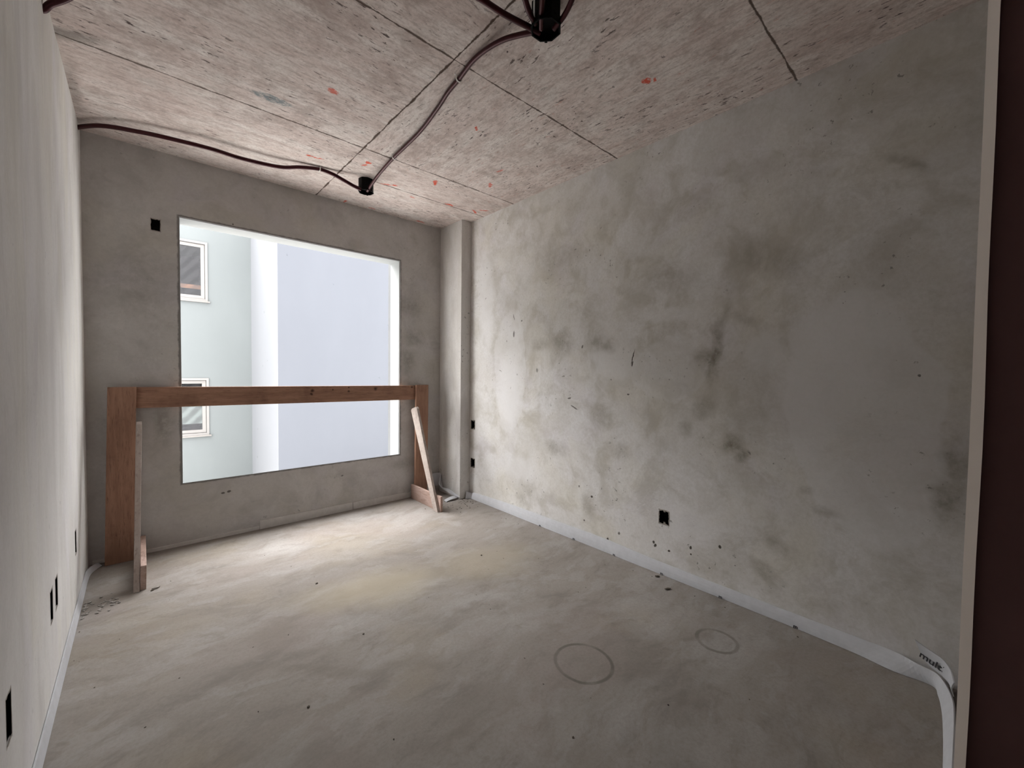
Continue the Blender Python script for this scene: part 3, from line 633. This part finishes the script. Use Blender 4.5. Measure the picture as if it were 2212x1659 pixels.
# ------------------------------------------------------------ buildings across the light well
def facade(name, base, var):
    M = N(name, .9, .1); c = M.mix(M.mr(M.noise(M.mp(M.co, sc=(1, 1, .35)), 0.9, 5, .55), .35, .7), tuple(x*(1-var) for x in base), base)
    c = M.mix(M.mr(M.noise(M.co, 5, 3, off=4), .72, .76, 0, .5), c, tuple(x*.5 for x in base)); M.color(c); return M.m
M_fg, M_fb, M_fw = facade('pale_green_grey_render', EXT_G, .07), facade('lavender_grey_render', EXT_B, .04), facade('white_render', EXT_W, .03)
M_gnd = flat('pale_bounce_slab', (.74, .72, .69), .9, .1)
bm = bmesh.new(); box(bm, -14, 16, YB+WT+.3, 24, -1.55, -1.35); struct(obj('floor_bounce_slab', bm, M_gnd))  # unseen pale slab added below the sill to bounce daylight onto the ceiling
FY, FX = 11.5, 1.973
apt = empty('apartment_building', (-1.5, FY, -3.2))
fw = [(-.30, 1.14, 2.775, 4.075, .12), (-.30, 1.14, -.205, 1.065, .12)]
fw = [(a-0, b, c, d, .12) for a, b, c, d, e in fw]
bm = bmesh.new(); holed(bm, 1, FY, -9, FX, -3.2, 5.2, 3.0, [(a, b, c, d, 1.8) for a, b, c, d, e in fw]); part('facade_wall', bm, M_fg, apt)
M_frame = flat('white_window_frame', (.26, .25, .245), .6, .15, .03)
M_sill = flat('pale_stone_sill', (.25, .235, .225), .7, .15, .05)
M_roomd = flat('dark_room', (.035, .035, .04), .9, .05)
Mg = N('dusty_glass', .12, .5)
L = Mg.vm('LENGTH', Mg.mp(Mg.warp(Mg.co, 3, .08), (.35, 0, 3.1), (0, .2, 0), (.16, 1000, .28), 'TEXTURE'))
sw = Mg.mr(Mg.math('ABSOLUTE', Mg.math('SUBTRACT', Mg.math('FRACT', Mg.math('MULTIPLY', L, 1.1)), .5)), .05, .4)
dust = Mg.math('ADD', Mg.math('MULTIPLY', Mg.math('MULTIPLY', sw, Mg.noise(None, 4, 4)), .30), .12)
tr = Mg.n('ShaderNodeBsdfTransparent'); df = Mg.n('ShaderNodeBsdfDiffuse'); df.inputs[0].default_value = (.085, .085, .09, 1)
gl = Mg.n('ShaderNodeBsdfGlossy'); gl.inputs['Roughness'].default_value = .03; gl.inputs[0].default_value = (.16, .16, .17, 1)
m1 = Mg.n('ShaderNodeMixShader'); m2 = Mg.n('ShaderNodeMixShader')
Mg.put(m1.inputs[0], dust); Mg.put(m1.inputs[1], tr.outputs[0]); Mg.put(m1.inputs[2], df.outputs[0])
m2.inputs[0].default_value = .10; Mg.put(m2.inputs[1], m1.outputs[0]); Mg.put(m2.inputs[2], gl.outputs[0])
Mg.put(Mg.t.nodes['Material Output'].inputs[0], m2.outputs[0]); M_glass = Mg.m
M_blind = flat('pale_green_blind', (.30, .35, .34), .8, .1, .04, 6)
for i, (a, b, c, d, e) in enumerate(fw):
    w = empty('window', (a, FY, c)); w.parent = apt; w.location = Vector((a, FY, c))-apt.location
    def wp(name, x0, x1, y0, y1, z0, z1, mat):
        bm = bmesh.new(); box(bm, x0, x1, y0, y1, z0, z1); o = obj(name, bm, mat)
        o.data.transform(Matrix.Translation(-Vector((a, FY, c)))); o.parent = w; return o
    bm = bmesh.new(); t = .045
    for x0, x1, z0, z1 in ((a, b, c, c+t), (a, b, d-t, d), (a, a+t, c+t, d-t), (b-t, b, c+t, d-t)): box(bm, x0, x1, FY-.02, FY+.09, z0, z1)
    for x0, x1, z0, z1 in ((a+t+.008, b-t-.008, c+t+.008, c+t+.075), (a+t+.008, b-t-.008, d-t-.075, d-t-.008), (a+t+.008, a+t+.075, c+t+.075, d-t-.075), (b-t-.075, b-t-.008, c+t+.075, d-t-.075), (.30, .37, c+t+.075, d-t-.075)): box(bm, x0, x1, FY+.02, FY+.07, z0, z1)
    o = obj('window_frame', bm, M_frame); o.data.transform(Matrix.Translation(-Vector((a, FY, c)))); o.parent = w
    wp('window_pane', a+.1, b-.1, FY+.045, FY+.05, c+.1, d-.1, M_glass)
    wp('window_sill', a-.03, b+.035, FY-.06, FY+.06, c-.03, c, M_sill)
    wp('dark_interior', a+.001, b-.001, FY+1.75, FY+1.79, c+.001, d-.001, M_roomd)
    if i == 1: wp('roller_blind', a+.09, b-.09, FY+.06, FY+.07, c+.255, c+.93, M_blind)
tag(apt, 'pale greenish grey apartment building with two white framed windows seen through the opening', 'building')
bm = bmesh.new(); box(bm, -.28, 1.12, FY+.30, FY+.34, 3.075, 3.165)
rl_ = tag(settle(obj('guard_rail', bm, flat('orange_timber', (.42, .23, .15), .8, .1, .15, 8))), 'orange timber guard rail behind the glass of the upper window across the well', 'rail')
nb = empty('apartment_building', (5.0, 9.0, -3.2))
bm = bmesh.new(); box(bm, FX, 9.5, 8.96, 14.5, -3.2, 5.3)
o = part('building_wall', bm, M_fb, nb); o.data.materials.append(M_fw)
for p in o.data.polygons:
    if abs(p.normal.x) > .9: p.material_index = 1
tag(nb, 'lavender grey apartment building with a white side wall, filling the right of the opening', 'building')
